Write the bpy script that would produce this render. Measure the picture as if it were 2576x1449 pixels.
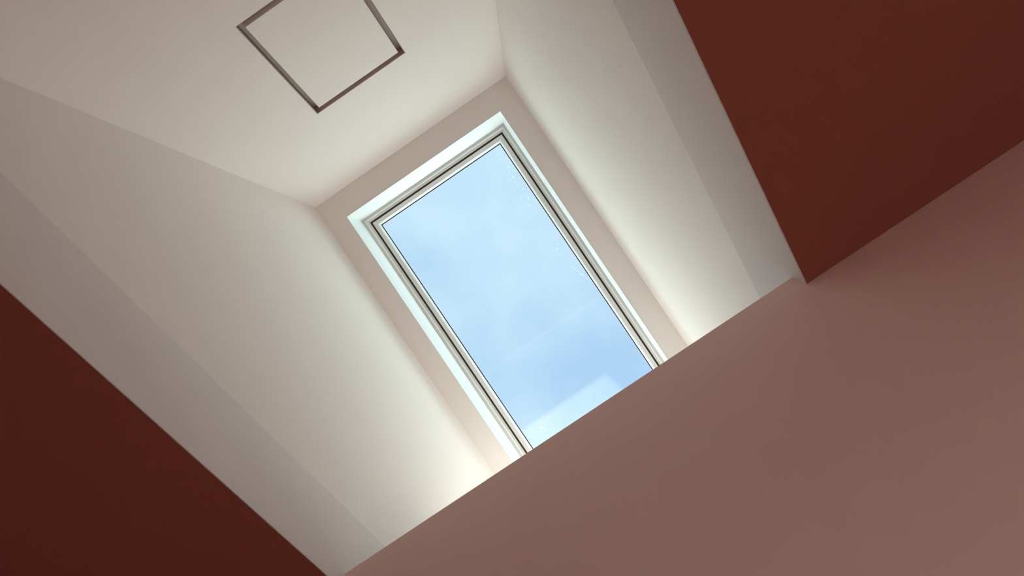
import bpy, bmesh, math, random
from mathutils import Vector, Matrix

# ------------------------------------------------------------------ scene reset
for o in list(bpy.data.objects):
    bpy.data.objects.remove(o, do_unlink=True)
scene = bpy.context.scene
COL = scene.collection

# ------------------------------------------------------------------ camera
IMG_W = 2576.0
cam_data = bpy.data.cameras.new('camera')
cam_data.sensor_width = 36.0
cam_data.lens = 36.0 * 1860.0 / IMG_W
cam_data.clip_start = 0.01
cam = bpy.data.objects.new('camera', cam_data)
COL.objects.link(cam)
RIGHT = Vector((0.827876, 0.546372, -0.126881))
DOWN = Vector((-0.559137, 0.785889, -0.264090))
FWD = Vector((-0.044577, 0.289578, 0.956116))
m = Matrix((RIGHT, -DOWN, -FWD)).transposed().to_4x4()
m.translation = Vector((0.16123, -0.18820, 1.01392))
cam.matrix_world = m
scene.camera = cam

# ------------------------------------------------------------------ colour management
vs = scene.view_settings
vs.view_transform = 'Standard'
vs.look = 'None'
vs.exposure = 0.37
vs.gamma = 1.0
vs.use_curve_mapping = False

# ------------------------------------------------------------------ sky
SKY_LOW = (0.342, 0.534, 0.746, 1)
SKY_CLOUD = (0.530, 0.724, 0.836, 1)
SKY_HORIZON = (3.6, 4.8, 4.75, 1)
world = bpy.data.worlds.new('sky')
scene.world = world
world.use_nodes = True
nt = world.node_tree
nt.nodes.clear()
N = nt.nodes.new
L = nt.links.new
tc = N('ShaderNodeTexCoord')
mp = N('ShaderNodeMapping')
mp.inputs['Scale'].default_value = (2.6, 2.6, 2.6)
mp.inputs['Location'].default_value = (2.35, 4.1, 2.7)
L(tc.outputs['Generated'], mp.inputs['Vector'])
nz = N('ShaderNodeTexNoise')
nz.inputs['Scale'].default_value = 1.6
nz.inputs['Detail'].default_value = 5.0
nz.inputs['Roughness'].default_value = 0.5
L(mp.outputs['Vector'], nz.inputs['Vector'])
cr = N('ShaderNodeMapRange')
cr.inputs['From Min'].default_value = 0.32
cr.inputs['From Max'].default_value = 0.66
L(nz.outputs['Fac'], cr.inputs['Value'])
mx = N('ShaderNodeMixRGB')
mx.inputs['Color1'].default_value = SKY_LOW
mx.inputs['Color2'].default_value = SKY_CLOUD
L(cr.outputs['Result'], mx.inputs['Fac'])
sep = N('ShaderNodeSeparateXYZ')
L(tc.outputs['Generated'], sep.inputs['Vector'])
hz = N('ShaderNodeMapRange')                 # paler and brighter towards the horizon, all round
hz.inputs['From Min'].default_value = 0.80
hz.inputs['From Max'].default_value = 0.15
L(sep.outputs['Z'], hz.inputs['Value'])
mh = N('ShaderNodeMixRGB')
mh.inputs['Color2'].default_value = SKY_HORIZON
L(hz.outputs['Result'], mh.inputs['Fac'])
L(mx.outputs['Color'], mh.inputs['Color1'])
bg = N('ShaderNodeBackground')
bg.inputs['Strength'].default_value = 1.0
L(mh.outputs['Color'], bg.inputs['Color'])
ow = N('ShaderNodeOutputWorld')
L(bg.outputs['Background'], ow.inputs['Surface'])

# ------------------------------------------------------------------ sun
SUN_ELEV, SUN_AZ, SUN_POWER = math.radians(53), math.radians(12), 7.6
sd = bpy.data.lights.new('sun', 'SUN')
sd.energy = SUN_POWER
sd.angle = math.radians(2.0)
sd.color = (0.92, 1.0, 0.96)
sun = bpy.data.objects.new('sun', sd)
COL.objects.link(sun)
travel = Vector((-math.cos(SUN_ELEV) * math.sin(SUN_AZ), math.cos(SUN_ELEV) * math.cos(SUN_AZ), -math.sin(SUN_ELEV)))
sun.rotation_euler = travel.to_track_quat('-Z', 'Y').to_euler()
sun.location = (0.5, -6, 9)

# ------------------------------------------------------------------ frames of reference
# a = across the skylight, b = down the roof slope, n = along the roof normal (outwards)
S = 1.15
PHI = 0.2948
CP, SP = math.cos(PHI), math.sin(PHI)
CEIL_Z, H0 = 2.70, -1.3805
H1 = -1.0453            # height where the splayed sides begin
HN = -1.3184            # top of the near wall
YN = 0.6496             # plane of the near wall
WL, WR = 0.431, 0.439
SL, SR, SRF, SF = 0.2675, 0.191, 0.0643, 0.4721
LF = math.hypot(1, SF)
B_END = 1.68


def WH(a, y, h):
    return Vector((a * S, y * S, CEIL_Z + (h - H0) * S))


def W(a, b, n):
    return WH(a, b * CP + n * SP, n * CP - b * SP)


def F(a, q, d=0.0):     # on the far sloping wall: q = distance below its top, d = depth behind it
    return W(a, (-SF * q - d) / LF, (-q + SF * d) / LF)


# ------------------------------------------------------------------ materials
MATS = {}


def paint(name, col, rough=0.85, spec=0.25, grain=180.0, bump=0.05, mottling=0.03):
    if name in MATS:
        return MATS[name]
    mt = bpy.data.materials.new(name)
    mt.use_nodes = True
    t = mt.node_tree
    b = t.nodes['Principled BSDF']
    b.inputs['Roughness'].default_value = rough
    b.inputs['Specular IOR Level'].default_value = spec
    tcn = t.nodes.new('ShaderNodeTexCoord')
    n1 = t.nodes.new('ShaderNodeTexNoise')
    n1.inputs['Scale'].default_value = 2.5
    n1.inputs['Detail'].default_value = 4
    t.links.new(tcn.outputs['Object'], n1.inputs['Vector'])
    mr = t.nodes.new('ShaderNodeMapRange')
    mr.inputs['To Min'].default_value = 1.0 - mottling
    mr.inputs['To Max'].default_value = 1.0 + mottling
    t.links.new(n1.outputs['Fac'], mr.inputs['Value'])
    mu = t.nodes.new('ShaderNodeVectorMath')
    mu.operation = 'SCALE'
    mu.inputs[0].default_value = col
    t.links.new(mr.outputs['Result'], mu.inputs['Scale'])
    t.links.new(mu.outputs['Vector'], b.inputs['Base Color'])
    n2 = t.nodes.new('ShaderNodeTexNoise')
    n2.inputs['Scale'].default_value = grain
    n2.inputs['Detail'].default_value = 3
    t.links.new(tcn.outputs['Object'], n2.inputs['Vector'])
    bp = t.nodes.new('ShaderNodeBump')
    bp.inputs['Strength'].default_value = bump
    bp.inputs['Distance'].default_value = 0.002
    t.links.new(n2.outputs['Fac'], bp.inputs['Height'])
    t.links.new(bp.outputs['Normal'], b.inputs['Normal'])
    MATS[name] = mt
    return mt


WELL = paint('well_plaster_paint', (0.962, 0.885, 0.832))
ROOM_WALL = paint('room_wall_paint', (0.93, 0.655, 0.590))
BAND_SHADE = paint('lower_band_shaded_plaster', (0.785, 0.692, 0.664))  # greyer than the well plaster: the strips' shade is in the colour
ROOM_SIDE = paint('side_wall_light_absorber', (0.16, 0.08, 0.055))  # unseen walls, darkened to cut light bouncing onto the near wall
ROOM_CEIL = paint('room_ceiling_shade_brown', (0.320, 0.098, 0.069))  # dark brown puts the ceiling's shade into its colour
TRIM = paint('white_gloss_trim', (0.80, 0.79, 0.77), rough=0.45, spec=0.4, grain=60, bump=0.02, mottling=0.015)
FRAME = paint('shaded_frame_white', (0.71, 0.665, 0.635), rough=0.5, spec=0.35, grain=60, bump=0.02, mottling=0.015)  # duller than the trim: shade of the downward faces is painted in
BEAD_LIT = paint('lit_step_edge_white', (0.93, 0.93, 0.91), rough=0.5, spec=0.35, grain=60, bump=0.02, mottling=0.01)  # whiter than the frame: paints the lit edge of the step
GASKET = paint('dark_rubber_seal', (0.045, 0.022, 0.018), rough=0.6, mottling=0.1)
HATCH_WOOD = paint('brown_timber_lining', (0.44, 0.31, 0.285), rough=0.8)
HATCH_PRIMER = paint('grey_primed_rail', (0.62, 0.54, 0.50), rough=0.8)


def spatter_mat():
    mt = bpy.data.materials.new('dried_white_spatter')
    mt.use_nodes = True
    t = mt.node_tree
    t.nodes.clear()
    out = t.nodes.new('ShaderNodeOutputMaterial')
    di = t.nodes.new('ShaderNodeBsdfDiffuse')
    tl = t.nodes.new('ShaderNodeBsdfTranslucent')
    mi = t.nodes.new('ShaderNodeMixShader')
    di.inputs['Color'].default_value = (0.9, 0.95, 0.92, 1)
    tl.inputs['Color'].default_value = (0.56, 0.64, 0.64, 1)
    mi.inputs['Fac'].default_value = 0.75
    t.links.new(di.outputs['BSDF'], mi.inputs[1])
    t.links.new(tl.outputs['BSDF'], mi.inputs[2])
    t.links.new(mi.outputs['Shader'], out.inputs['Surface'])
    return mt


SPAT = spatter_mat()


def wood_floor():
    mt = bpy.data.materials.new('pale_pink_floorboards')
    mt.use_nodes = True
    t = mt.node_tree
    b = t.nodes['Principled BSDF']
    b.inputs['Roughness'].default_value = 0.45
    tcn = t.nodes.new('ShaderNodeTexCoord')
    br = t.nodes.new('ShaderNodeTexBrick')
    br.inputs['Color1'].default_value = (0.94, 0.66, 0.58, 1)
    br.inputs['Color2'].default_value = (0.92, 0.64, 0.56, 1)
    br.inputs['Mortar'].default_value = (0.91, 0.635, 0.555, 1)
    br.inputs['Scale'].default_value = 1.0
    br.inputs['Brick Width'].default_value = 1.4
    br.inputs['Row Height'].default_value = 0.14
    br.inputs['Mortar Size'].default_value = 0.003
    t.links.new(tcn.outputs['Object'], br.inputs['Vector'])
    t.links.new(br.outputs['Color'], b.inputs['Base Color'])
    return mt


FLOOR = wood_floor()


def glass_mat():
    mt = bpy.data.materials.new('clear_glass')
    mt.use_nodes = True
    t = mt.node_tree
    t.nodes.clear()
    out = t.nodes.new('ShaderNodeOutputMaterial')
    tr = t.nodes.new('ShaderNodeBsdfTransparent')
    tr.inputs['Color'].default_value = (0.985, 0.995, 1.0, 1)
    gl = t.nodes.new('ShaderNodeBsdfGlossy')
    gl.inputs['Roughness'].default_value = 0.0
    ge = t.nodes.new('ShaderNodeNewGeometry')          # Schlick reflectance, the same on both faces
    dt = t.nodes.new('ShaderNodeVectorMath')
    dt.operation = 'DOT_PRODUCT'
    t.links.new(ge.outputs['Normal'], dt.inputs[0])
    t.links.new(ge.outputs['Incoming'], dt.inputs[1])
    prev = dt.outputs['Value']
    for op, val in (('ABSOLUTE', None), ('SUBTRACT', 1.0), ('ABSOLUTE', None), ('POWER', 5.0), ('MULTIPLY', 0.96), ('ADD', 0.04)):
        mn = t.nodes.new('ShaderNodeMath')
        mn.operation = op
        t.links.new(prev, mn.inputs[0])
        if val is not None:
            mn.inputs[1].default_value = val
        prev = mn.outputs['Value']
    mi = t.nodes.new('ShaderNodeMixShader')
    t.links.new(prev, mi.inputs['Fac'])
    t.links.new(tr.outputs['BSDF'], mi.inputs[1])
    t.links.new(gl.outputs['BSDF'], mi.inputs[2])
    t.links.new(mi.outputs['Shader'], out.inputs['Surface'])
    return mt


GLASS = glass_mat()


# ------------------------------------------------------------------ mesh helpers
def mesh_obj(name, verts, faces, mat, parent=None, kind=None, bevel=0.0, smooth=False):
    me = bpy.data.meshes.new(name)
    bm = bmesh.new()
    vv = [bm.verts.new(v) for v in verts]
    for f in faces:
        try:
            bm.faces.new([vv[i] for i in f])
        except ValueError:
            pass
    bmesh.ops.recalc_face_normals(bm, faces=bm.faces)
    if bevel > 0:
        bmesh.ops.bevel(bm, geom=[e for e in bm.edges if e.is_manifold and e.calc_face_angle(0) > 0.3],
                        offset=bevel, segments=2, affect='EDGES', profile=0.6, clamp_overlap=True)
    bm.to_mesh(me)
    bm.free()
    if smooth:
        for p in me.polygons:
            p.use_smooth = True
    me.materials.append(mat)
    o = bpy.data.objects.new(name, me)
    COL.objects.link(o)
    if parent is not None:
        o.parent = parent
        o.matrix_parent_inverse = parent.matrix_world.inverted()
    if kind:
        o['kind'] = kind
    return o


def empty(name, loc):
    o = bpy.data.objects.new(name, None)
    o.empty_display_size = 0.1
    o.location = loc
    COL.objects.link(o)
    o.matrix_world = Matrix.Translation(loc)
    return o


def tag(o, label=None, cat=None, kind=None, group=None):
    if label:
        o['label'] = label
    if cat:
        o['category'] = cat
    if kind:
        o['kind'] = kind
    if group:
        o['group'] = group
    return o


def sheet(name, rows, off, mat, parent=None, kind='structure', skip=()):
    """Grid of inner points (rows of Vectors) given thickness by the vector off (or a function of the point)."""
    nr, nc = len(rows), len(rows[0])
    verts = [p for r in rows for p in r]
    verts += [p + off for r in rows for p in r]
    q = nr * nc
    idx = lambda i, j, k: k * q + i * nc + j
    cells = {(i, j) for i in range(nr - 1) for j in range(nc - 1) if (i, j) not in skip}
    faces = []
    for (i, j) in cells:
        faces.append([idx(i, j, 0), idx(i, j + 1, 0), idx(i + 1, j + 1, 0), idx(i + 1, j, 0)])
        faces.append([idx(i, j, 1), idx(i + 1, j, 1), idx(i + 1, j + 1, 1), idx(i, j + 1, 1)])
        for (di, dj, e) in ((-1, 0, ((i, j), (i, j + 1))), (1, 0, ((i + 1, j + 1), (i + 1, j))),
                            (0, -1, ((i + 1, j), (i, j))), (0, 1, ((i, j + 1), (i + 1, j + 1)))):
            if (i + di, j + dj) not in cells:
                (p, r) = e
                faces.append([idx(*p, 0), idx(*p, 1), idx(*r, 1), idx(*r, 0)])
    return mesh_obj(name, verts, faces, mat, parent, kind)


def box(name, lo, hi, mat, parent=None, kind=None, bevel=0.0):
    x0, y0, z0 = lo
    x1, y1, z1 = hi
    v = [Vector(p) for p in ((x0, y0, z0), (x1, y0, z0), (x1, y1, z0), (x0, y1, z0),
                             (x0, y0, z1), (x1, y0, z1), (x1, y1, z1), (x0, y1, z1))]
    f = [(0, 1, 2, 3), (4, 5, 6, 7), (0, 1, 5, 4), (1, 2, 6, 5), (2, 3, 7, 6), (3, 0, 4, 7)]
    return mesh_obj(name, v, f, mat, parent, kind, bevel)


def lerp(a, b, t):
    return a + (b - a) * t


# ------------------------------------------------------------------ light well
def n_at(b, h):                      # n on the slope coordinate b where the height is h
    return (h + b * SP) / CP


def a_left(n):
    return -WL + SL * n


def a_right_w(b, n):
    w = max(0.0, min(1.0, 1.0 - (b + 0.25) / 0.55))
    w = w * w * (3 - 2 * w)
    k = 1.0 if n > -0.45 else max(0.0, 1 - (-0.45 - n) / 0.6)
    return WR - SR * n - (SRF * n * w * k if n < 0 else 0)


bs = [-0.85 + (1.75 + 0.85) * i / 52 for i in range(53)]
us = [i / 16 for i in range(17)]
rowsL, rowsR = [], []
for u in us:
    rl, rr = [], []
    for b in bs:
        n = lerp(0.03, n_at(b, H1), u)
        rl.append(W(a_left(n), b, n))
        rr.append(W(a_right_w(b, n), b, n))
    rowsL.append(rl)
    rowsR.append(rr)
o = sheet('wall_left', rowsL, Vector((-0.06, 0, 0)), WELL)
tag(o, 'splayed cream plaster side of the light well left of the skylight', 'wall')
o = sheet('wall_right', rowsR, Vector((0.06, 0, 0)), WELL)
tag(o, 'splayed cream plaster side of the light well right of the skylight', 'wall')


# short upright strips below the splayed sides
def a_up(side, y, low):
    n = y * SP + H1 * CP
    if side < 0:
        return a_left(n) - ((-0.0057 - 0.0171 * y) if low else 0)
    return WR - SR * n + ((0.0096 + 0.0016 * y) if low else 0)


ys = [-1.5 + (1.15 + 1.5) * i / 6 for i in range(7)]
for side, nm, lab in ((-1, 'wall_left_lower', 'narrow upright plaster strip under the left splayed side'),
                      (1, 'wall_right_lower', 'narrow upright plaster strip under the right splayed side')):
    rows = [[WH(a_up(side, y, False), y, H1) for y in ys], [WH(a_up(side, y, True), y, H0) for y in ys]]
    o = sheet(nm, rows, Vector((0.05 * side, 0, 0.03)), BAND_SHADE)
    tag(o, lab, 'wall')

# far sloping wall with the opening for the access panel
HA0, HA1, HQ0, HQ1 = -0.179, 0.1741, 0.3854, 0.8274
q_end = 1.3805 / (CP - SF * SP) * LF
acols = [-1.3, -0.6, HA0, HA1, 0.6, 1.3]
qrows = [-0.03, HQ0, HQ1, q_end]
rows = [[F(a, q) for a in acols] for q in qrows]
fo = (F(0, 0, 0.055) - F(0, 0, 0))
o = sheet('wall_far', rows, fo, WELL, skip={(1, 2)})
tag(o, 'sloping cream plaster wall at the high end of the well, holding a square panel', 'wall')

# sloping band round the skylight
BT, BB, WT = 0.0972, 1.60, 0.35
ac = [-0.75, -WT - 0.0005, WT + 0.0005, 0.75]
bc = [-0.06, BT - 0.0005, BB + 0.0005, 1.85]
rows = [[W(a, b, 0) for a in ac] for b in bc]
o = sheet('ceiling_sloping', rows, W(0, 0, 0.05) - W(0, 0, 0), WELL, skip={(1, 1)})
tag(o, 'dusky band of sloping ceiling framing the skylight', 'ceiling')

# near wall of the room and the splayed end of the well above it
box('wall_near', (-2.9, YN * S, 0), (2.7, YN * S + 0.12, CEIL_Z + (HN - H0) * S), ROOM_WALL, kind='structure')
tag(bpy.data.objects['wall_near'], 'dusky rose plaster wall in the foreground cutting off the skylight', 'wall')
rows = [[WH(-1.2, YN, HN), WH(1.2, YN, HN)], [W(-1.2, B_END, 0), W(1.2, B_END, 0)]]
e0 = rows[1][0] - rows[0][0]
nn = Vector((0, e0.z, -e0.y)).normalized() * 0.06
o = sheet('wall_near_upper', rows, nn, WELL)
tag(o, 'splayed low end of the light well behind the foreground wall', 'wall')

# room ceiling, in two wings either side of the well plus the strip before the far wall
yF = -1.25
ye = YN
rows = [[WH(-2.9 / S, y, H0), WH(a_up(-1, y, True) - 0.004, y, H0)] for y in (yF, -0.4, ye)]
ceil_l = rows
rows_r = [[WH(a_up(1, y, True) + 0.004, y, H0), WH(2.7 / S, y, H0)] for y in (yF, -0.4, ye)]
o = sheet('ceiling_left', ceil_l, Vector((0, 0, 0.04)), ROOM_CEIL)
tag(o, 'room ceiling at the lower left, its shade painted in dark brown', 'ceiling')
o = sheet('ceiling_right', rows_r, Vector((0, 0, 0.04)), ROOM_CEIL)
tag(o, 'room ceiling at the upper right, its shade painted in dark brown', 'ceiling')
# two rooflights added behind the viewer to bounce fill light off the floor: (x0, x1, y0, y1)
FILL_OPENINGS = ((-0.90, 0.95, -1.93, -1.49), (1.10, 2.50, -2.92, -1.80))
xs = [-2.9, FILL_OPENINGS[0][0], FILL_OPENINGS[0][1], FILL_OPENINGS[1][0], FILL_OPENINGS[1][1], 2.7]
yr = [-3.0, -2.92, -1.93, -1.80, -1.49, yF * S]
rows = [[Vector((x, y, CEIL_Z)) for x in xs] for y in yr]
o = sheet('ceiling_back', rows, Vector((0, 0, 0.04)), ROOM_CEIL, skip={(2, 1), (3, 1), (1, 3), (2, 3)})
tag(o, 'room ceiling behind the viewer, shade painted in brown, with two added fill-light openings', 'ceiling')

# rest of the room, out of view
box('floor', (-2.9, -3.0, -0.1), (2.7, YN * S + 0.12, 0.0), FLOOR, kind='structure')
tag(bpy.data.objects['floor'], 'pale pinkish floorboards under the viewer', 'floor')
for nm, lo, hi, lab in (('wall_room_left', (-3.0, -3.1, 0), (-2.9, YN * S + 0.12, CEIL_Z + 0.04), 'unseen wall darkened to absorb bounce light at the far left of the room'),
                        ('wall_room_right', (2.7, -3.1, 0), (2.8, YN * S + 0.12, CEIL_Z + 0.04), 'unseen wall darkened to absorb bounce light at the far right of the room'),
                        ):
    o = box(nm, lo, hi, ROOM_SIDE, kind='structure')
    tag(o, lab, 'wall')

o = box('wall_room_back', (-2.9, -3.1, 0), (2.7, -3.0, CEIL_Z + 0.04), ROOM_WALL, kind='structure')
tag(o, 'rose plaster wall behind the viewer', 'wall')
T2 = 0.04
for k, (RX0, RX1, RY0, RY1) in enumerate(FILL_OPENINGS):  # added openings that let sun onto the floor as fill
    w2 = empty('window_%d' % (k + 2), Vector(((RX0 + RX1) / 2, (RY0 + RY1) / 2, CEIL_Z + 0.04)))
    tag(w2, ('narrow added fill-light opening', 'wide added fill-light opening')[k] + ' in the room ceiling behind the viewer', 'rooflight', 'structure')
    for lo, hi in (((RX0 - T2, RY0 - T2, CEIL_Z + 0.041), (RX0, RY1 + T2, CEIL_Z + 0.12)), ((RX1, RY0 - T2, CEIL_Z + 0.041), (RX1 + T2, RY1 + T2, CEIL_Z + 0.12)),
                   ((RX0, RY0 - T2, CEIL_Z + 0.041), (RX1, RY0, CEIL_Z + 0.12)), ((RX0, RY1, CEIL_Z + 0.041), (RX1, RY1 + T2, CEIL_Z + 0.12))):
        box('frame_rail', lo, hi, TRIM, w2)
    box('pane', (RX0 - T2, RY0 - T2, CEIL_Z + 0.121), (RX1 + T2, RY1 + T2, CEIL_Z + 0.127), GLASS, w2)

# ------------------------------------------------------------------ access panel in the far wall
hatch = empty('access_panel', F((HA0 + HA1) / 2, HQ1, 0))
tag(hatch, 'flush square access panel with a dark shadow gap in the sloping wall', 'access panel')
G = 0.019


def fbox(name, a0, a1, q0, q1, d0, d1, mat, parent, bevel=0.0):
    v = [F(a, q, d) for d in (d0, d1) for (a, q) in ((a0, q0), (a1, q0), (a1, q1), (a0, q1))]
    f = [(0, 1, 2, 3), (4, 5, 6, 7), (0, 1, 5, 4), (1, 2, 6, 5), (2, 3, 7, 6), (3, 0, 4, 7)]
    return mesh_obj(name, v, f, mat, parent, None, bevel)


fbox('panel', HA0 + G, HA1 - G, HQ0 + G, HQ1 - G, 0.0, 0.030, WELL, hatch, bevel=0.0012)
LIP, LN = 0.05, 0.0025
for (a0, a1, q0, q1) in ((HA0 + 0.0002, HA0 + LN, HQ0 + LN, HQ1 - LN), (HA1 - LN, HA1 - 0.0002, HQ0 + LN, HQ1 - LN),
                         (HA0 + 0.0002, HA1 - 0.0002, HQ0 + 0.0002, HQ0 + LN), (HA0 + 0.0002, HA1 - 0.0002, HQ1 - LN, HQ1 - 0.0002)):
    fbox('lining_strip', a0, a1, q0, q1, 0.0012, 0.0315, HATCH_WOOD, hatch)
for (a0, a1, q0, q1) in ((HA0, HA0 + LIP, HQ0, HQ1), (HA1 - LIP, HA1, HQ0, HQ1),
                         (HA0 + LIP, HA1 - LIP, HQ0, HQ0 + LIP), (HA0 + LIP, HA1 - LIP, HQ1 - LIP, HQ1)):
    fbox('frame_rail', a0, a1, q0, q1, 0.032, 0.0545, HATCH_PRIMER, hatch)
fbox('back_board', HA0 - 0.03, HA1 + 0.03, HQ0 - 0.03, HQ1 + 0.03, 0.056, 0.066, WELL, hatch)

# ------------------------------------------------------------------ skylight
win = empty('window_1', W(0, BB, 0))
tag(win, 'white framed skylight with a single clear pane showing pale blue sky', 'skylight', 'structure')
N1 = 0.2304


def ring(name, profile, mat, parent=win, bevel=0.0, bottom=BB):
    """Four mitred lengths swept round the opening. profile = closed polygon of (inset, n)."""
    def corner(k, inset):
        a = -WT + inset if k in (0, 3) else WT - inset
        b = BT + inset if k in (0, 1) else bottom - inset
        return a, b
    out = []
    for k in range(4):
        v = []
        for kk in (k, (k + 1) % 4):
            for (i, n) in profile:
                a, b = corner(kk, i)
                v.append(W(a, b, n))
        m_ = len(profile)
        f = [list(range(m_)), list(range(m_, 2 * m_))]
        for j in range(m_):
            j2 = (j + 1) % m_
            f.append([j, j2, m_ + j2, m_ + j])
        out.append(mesh_obj(name, v, f, mat, parent, None, bevel))
    return out


# lining boards, from the sloping ceiling up to the frame
ring('lining_board', [(0.0, -0.001), (0.0, N1), (-0.03, N1), (-0.03, 0.052), (-0.0004, 0.052), (-0.0004, -0.001)], TRIM)
# fixed frame with its stepped moulding
ring('frame_rail', [(-0.03, N1 + 0.0005), (0.0110, N1 + 0.0005), (0.0128, N1 + 0.010), (0.0188, N1 + 0.010),
                    (0.0200, N1 + 0.0135), (0.0225, N1 + 0.0135), (0.0225, N1 + 0.075), (-0.03, N1 + 0.075)], FRAME)
ring('stop_bead', [(0.0108, N1 - 0.0012), (0.0132, N1 - 0.0006), (0.0138, N1 + 0.0098), (0.0129, N1 + 0.0098), (0.0111, N1 + 0.0004), (0.0108, N1 + 0.0004)], BEAD_LIT)
# dark seal in the gap between frame and sash
ring('seal', [(0.0226, N1 + 0.0165), (0.0299, N1 + 0.0165), (0.0299, N1 + 0.07), (0.0226, N1 + 0.07)], GASKET)
# opening sash
NG = 0.2600
ring('sash_rail', [(0.0300, N1 + 0.0148), (0.0306, N1 + 0.0140), (0.0448, N1 + 0.0140), (0.0455, N1 + 0.0150),
                   (0.0455, N1 + 0.070), (0.0300, N1 + 0.070)], FRAME)
ring('glazing_bead', [(0.0456, N1 + 0.0150), (0.0468, N1 + 0.0150), (0.0535, NG - 0.0020), (0.0535, NG - 0.001), (0.0456, NG - 0.001)], TRIM)
gk = ring('gasket', [(0.0510, NG - 0.0009), (0.0572, NG - 0.0009), (0.0572, NG - 0.0001), (0.0510, NG - 0.0001)], GASKET)
gi = 0.0485
v = [W(a, b, n) for n in (NG, NG + 0.006) for (a, b) in ((-WT + gi, BT + gi), (WT - gi, BT + gi), (WT - gi, BB - gi), (-WT + gi, BB - gi))]
pane = mesh_obj('pane', v, [(0, 1, 2, 3), (4, 5, 6, 7), (0, 1, 5, 4), (1, 2, 6, 5), (2, 3, 7, 6), (3, 0, 4, 7)], GLASS, win)


# ------------------------------------------------------------------ dried spatter on the outside of the pane
random.seed(7)
bm = bmesh.new()


def blob(a, b, r, stretch=1.0, ang=0.0, seg=12):
    top = []
    rim = []
    for k in range(seg):
        t = 2 * math.pi * k / seg
        rr = 0.7 * r * (0.75 + 0.5 * random.random())
        u, w_ = rr * math.cos(t) * stretch, rr * math.sin(t)
        da = u * math.cos(ang) - w_ * math.sin(ang)
        db = u * math.sin(ang) + w_ * math.cos(ang)
        rim.append(bm.verts.new(W(a + da, b + db, NG + 0.0061)))
        top.append(bm.verts.new(W(a + 0.7 * da, b + 0.7 * db, NG + 0.0068)))
    for k in range(seg):
        k2 = (k + 1) % seg
        bm.faces.new([rim[k], rim[k2], top[k2], top[k]])
    bm.faces.new(top)
    bm.faces.new(rim[::-1])


blob(-0.217, 1.215, 0.0085, 1.3, 1.2)
blob(-0.224, 1.228, 0.0028, 2.5, 1.9)
blob(-0.206, 1.232, 0.0026, 3.0, 1.4)
blob(0.262, 0.205, 0.0040)
blob(0.258, 0.222, 0.0022)
for i in range(9):                                    # string of runs near the right edge
    blob(0.255 + 0.016 * random.random(), 0.25 + 0.022 * i, 0.0022 + 0.002 * random.random(), 2.0 + 2 * random.random(), 1.45)
for i in range(4):
    blob(0.235 + 0.01 * random.random(), 0.30 + 0.04 * i, 0.0016, 6.0, 1.5)
blob(0.262, 0.625, 0.0032, 1.6, 0.6)
blob(0.250, 0.640, 0.0026, 3.0, 0.9)
for i in range(8):
    blob(0.256 + 0.012 * i * 0.35, 0.735 + 0.012 * i, 0.0022 + (0.003 if i == 4 else 0.0008 * random.random()), 1.8, 0.7)
for (a, b) in ((0.02, 0.86), (-0.05, 1.0), (-0.12, 0.52), (0.08, 1.11)):
    blob(a, b, 0.0015)
me = bpy.data.meshes.new('dried_spatter')
bm.to_mesh(me)
bm.free()
me.materials.append(SPAT)
sp = bpy.data.objects.new('dried_spatter', me)
COL.objects.link(sp)
sp.parent = win
sp.matrix_parent_inverse = win.matrix_world.inverted()
sp['kind'] = 'stuff'
sp['label'] = 'dried white specks and runs on the glass'
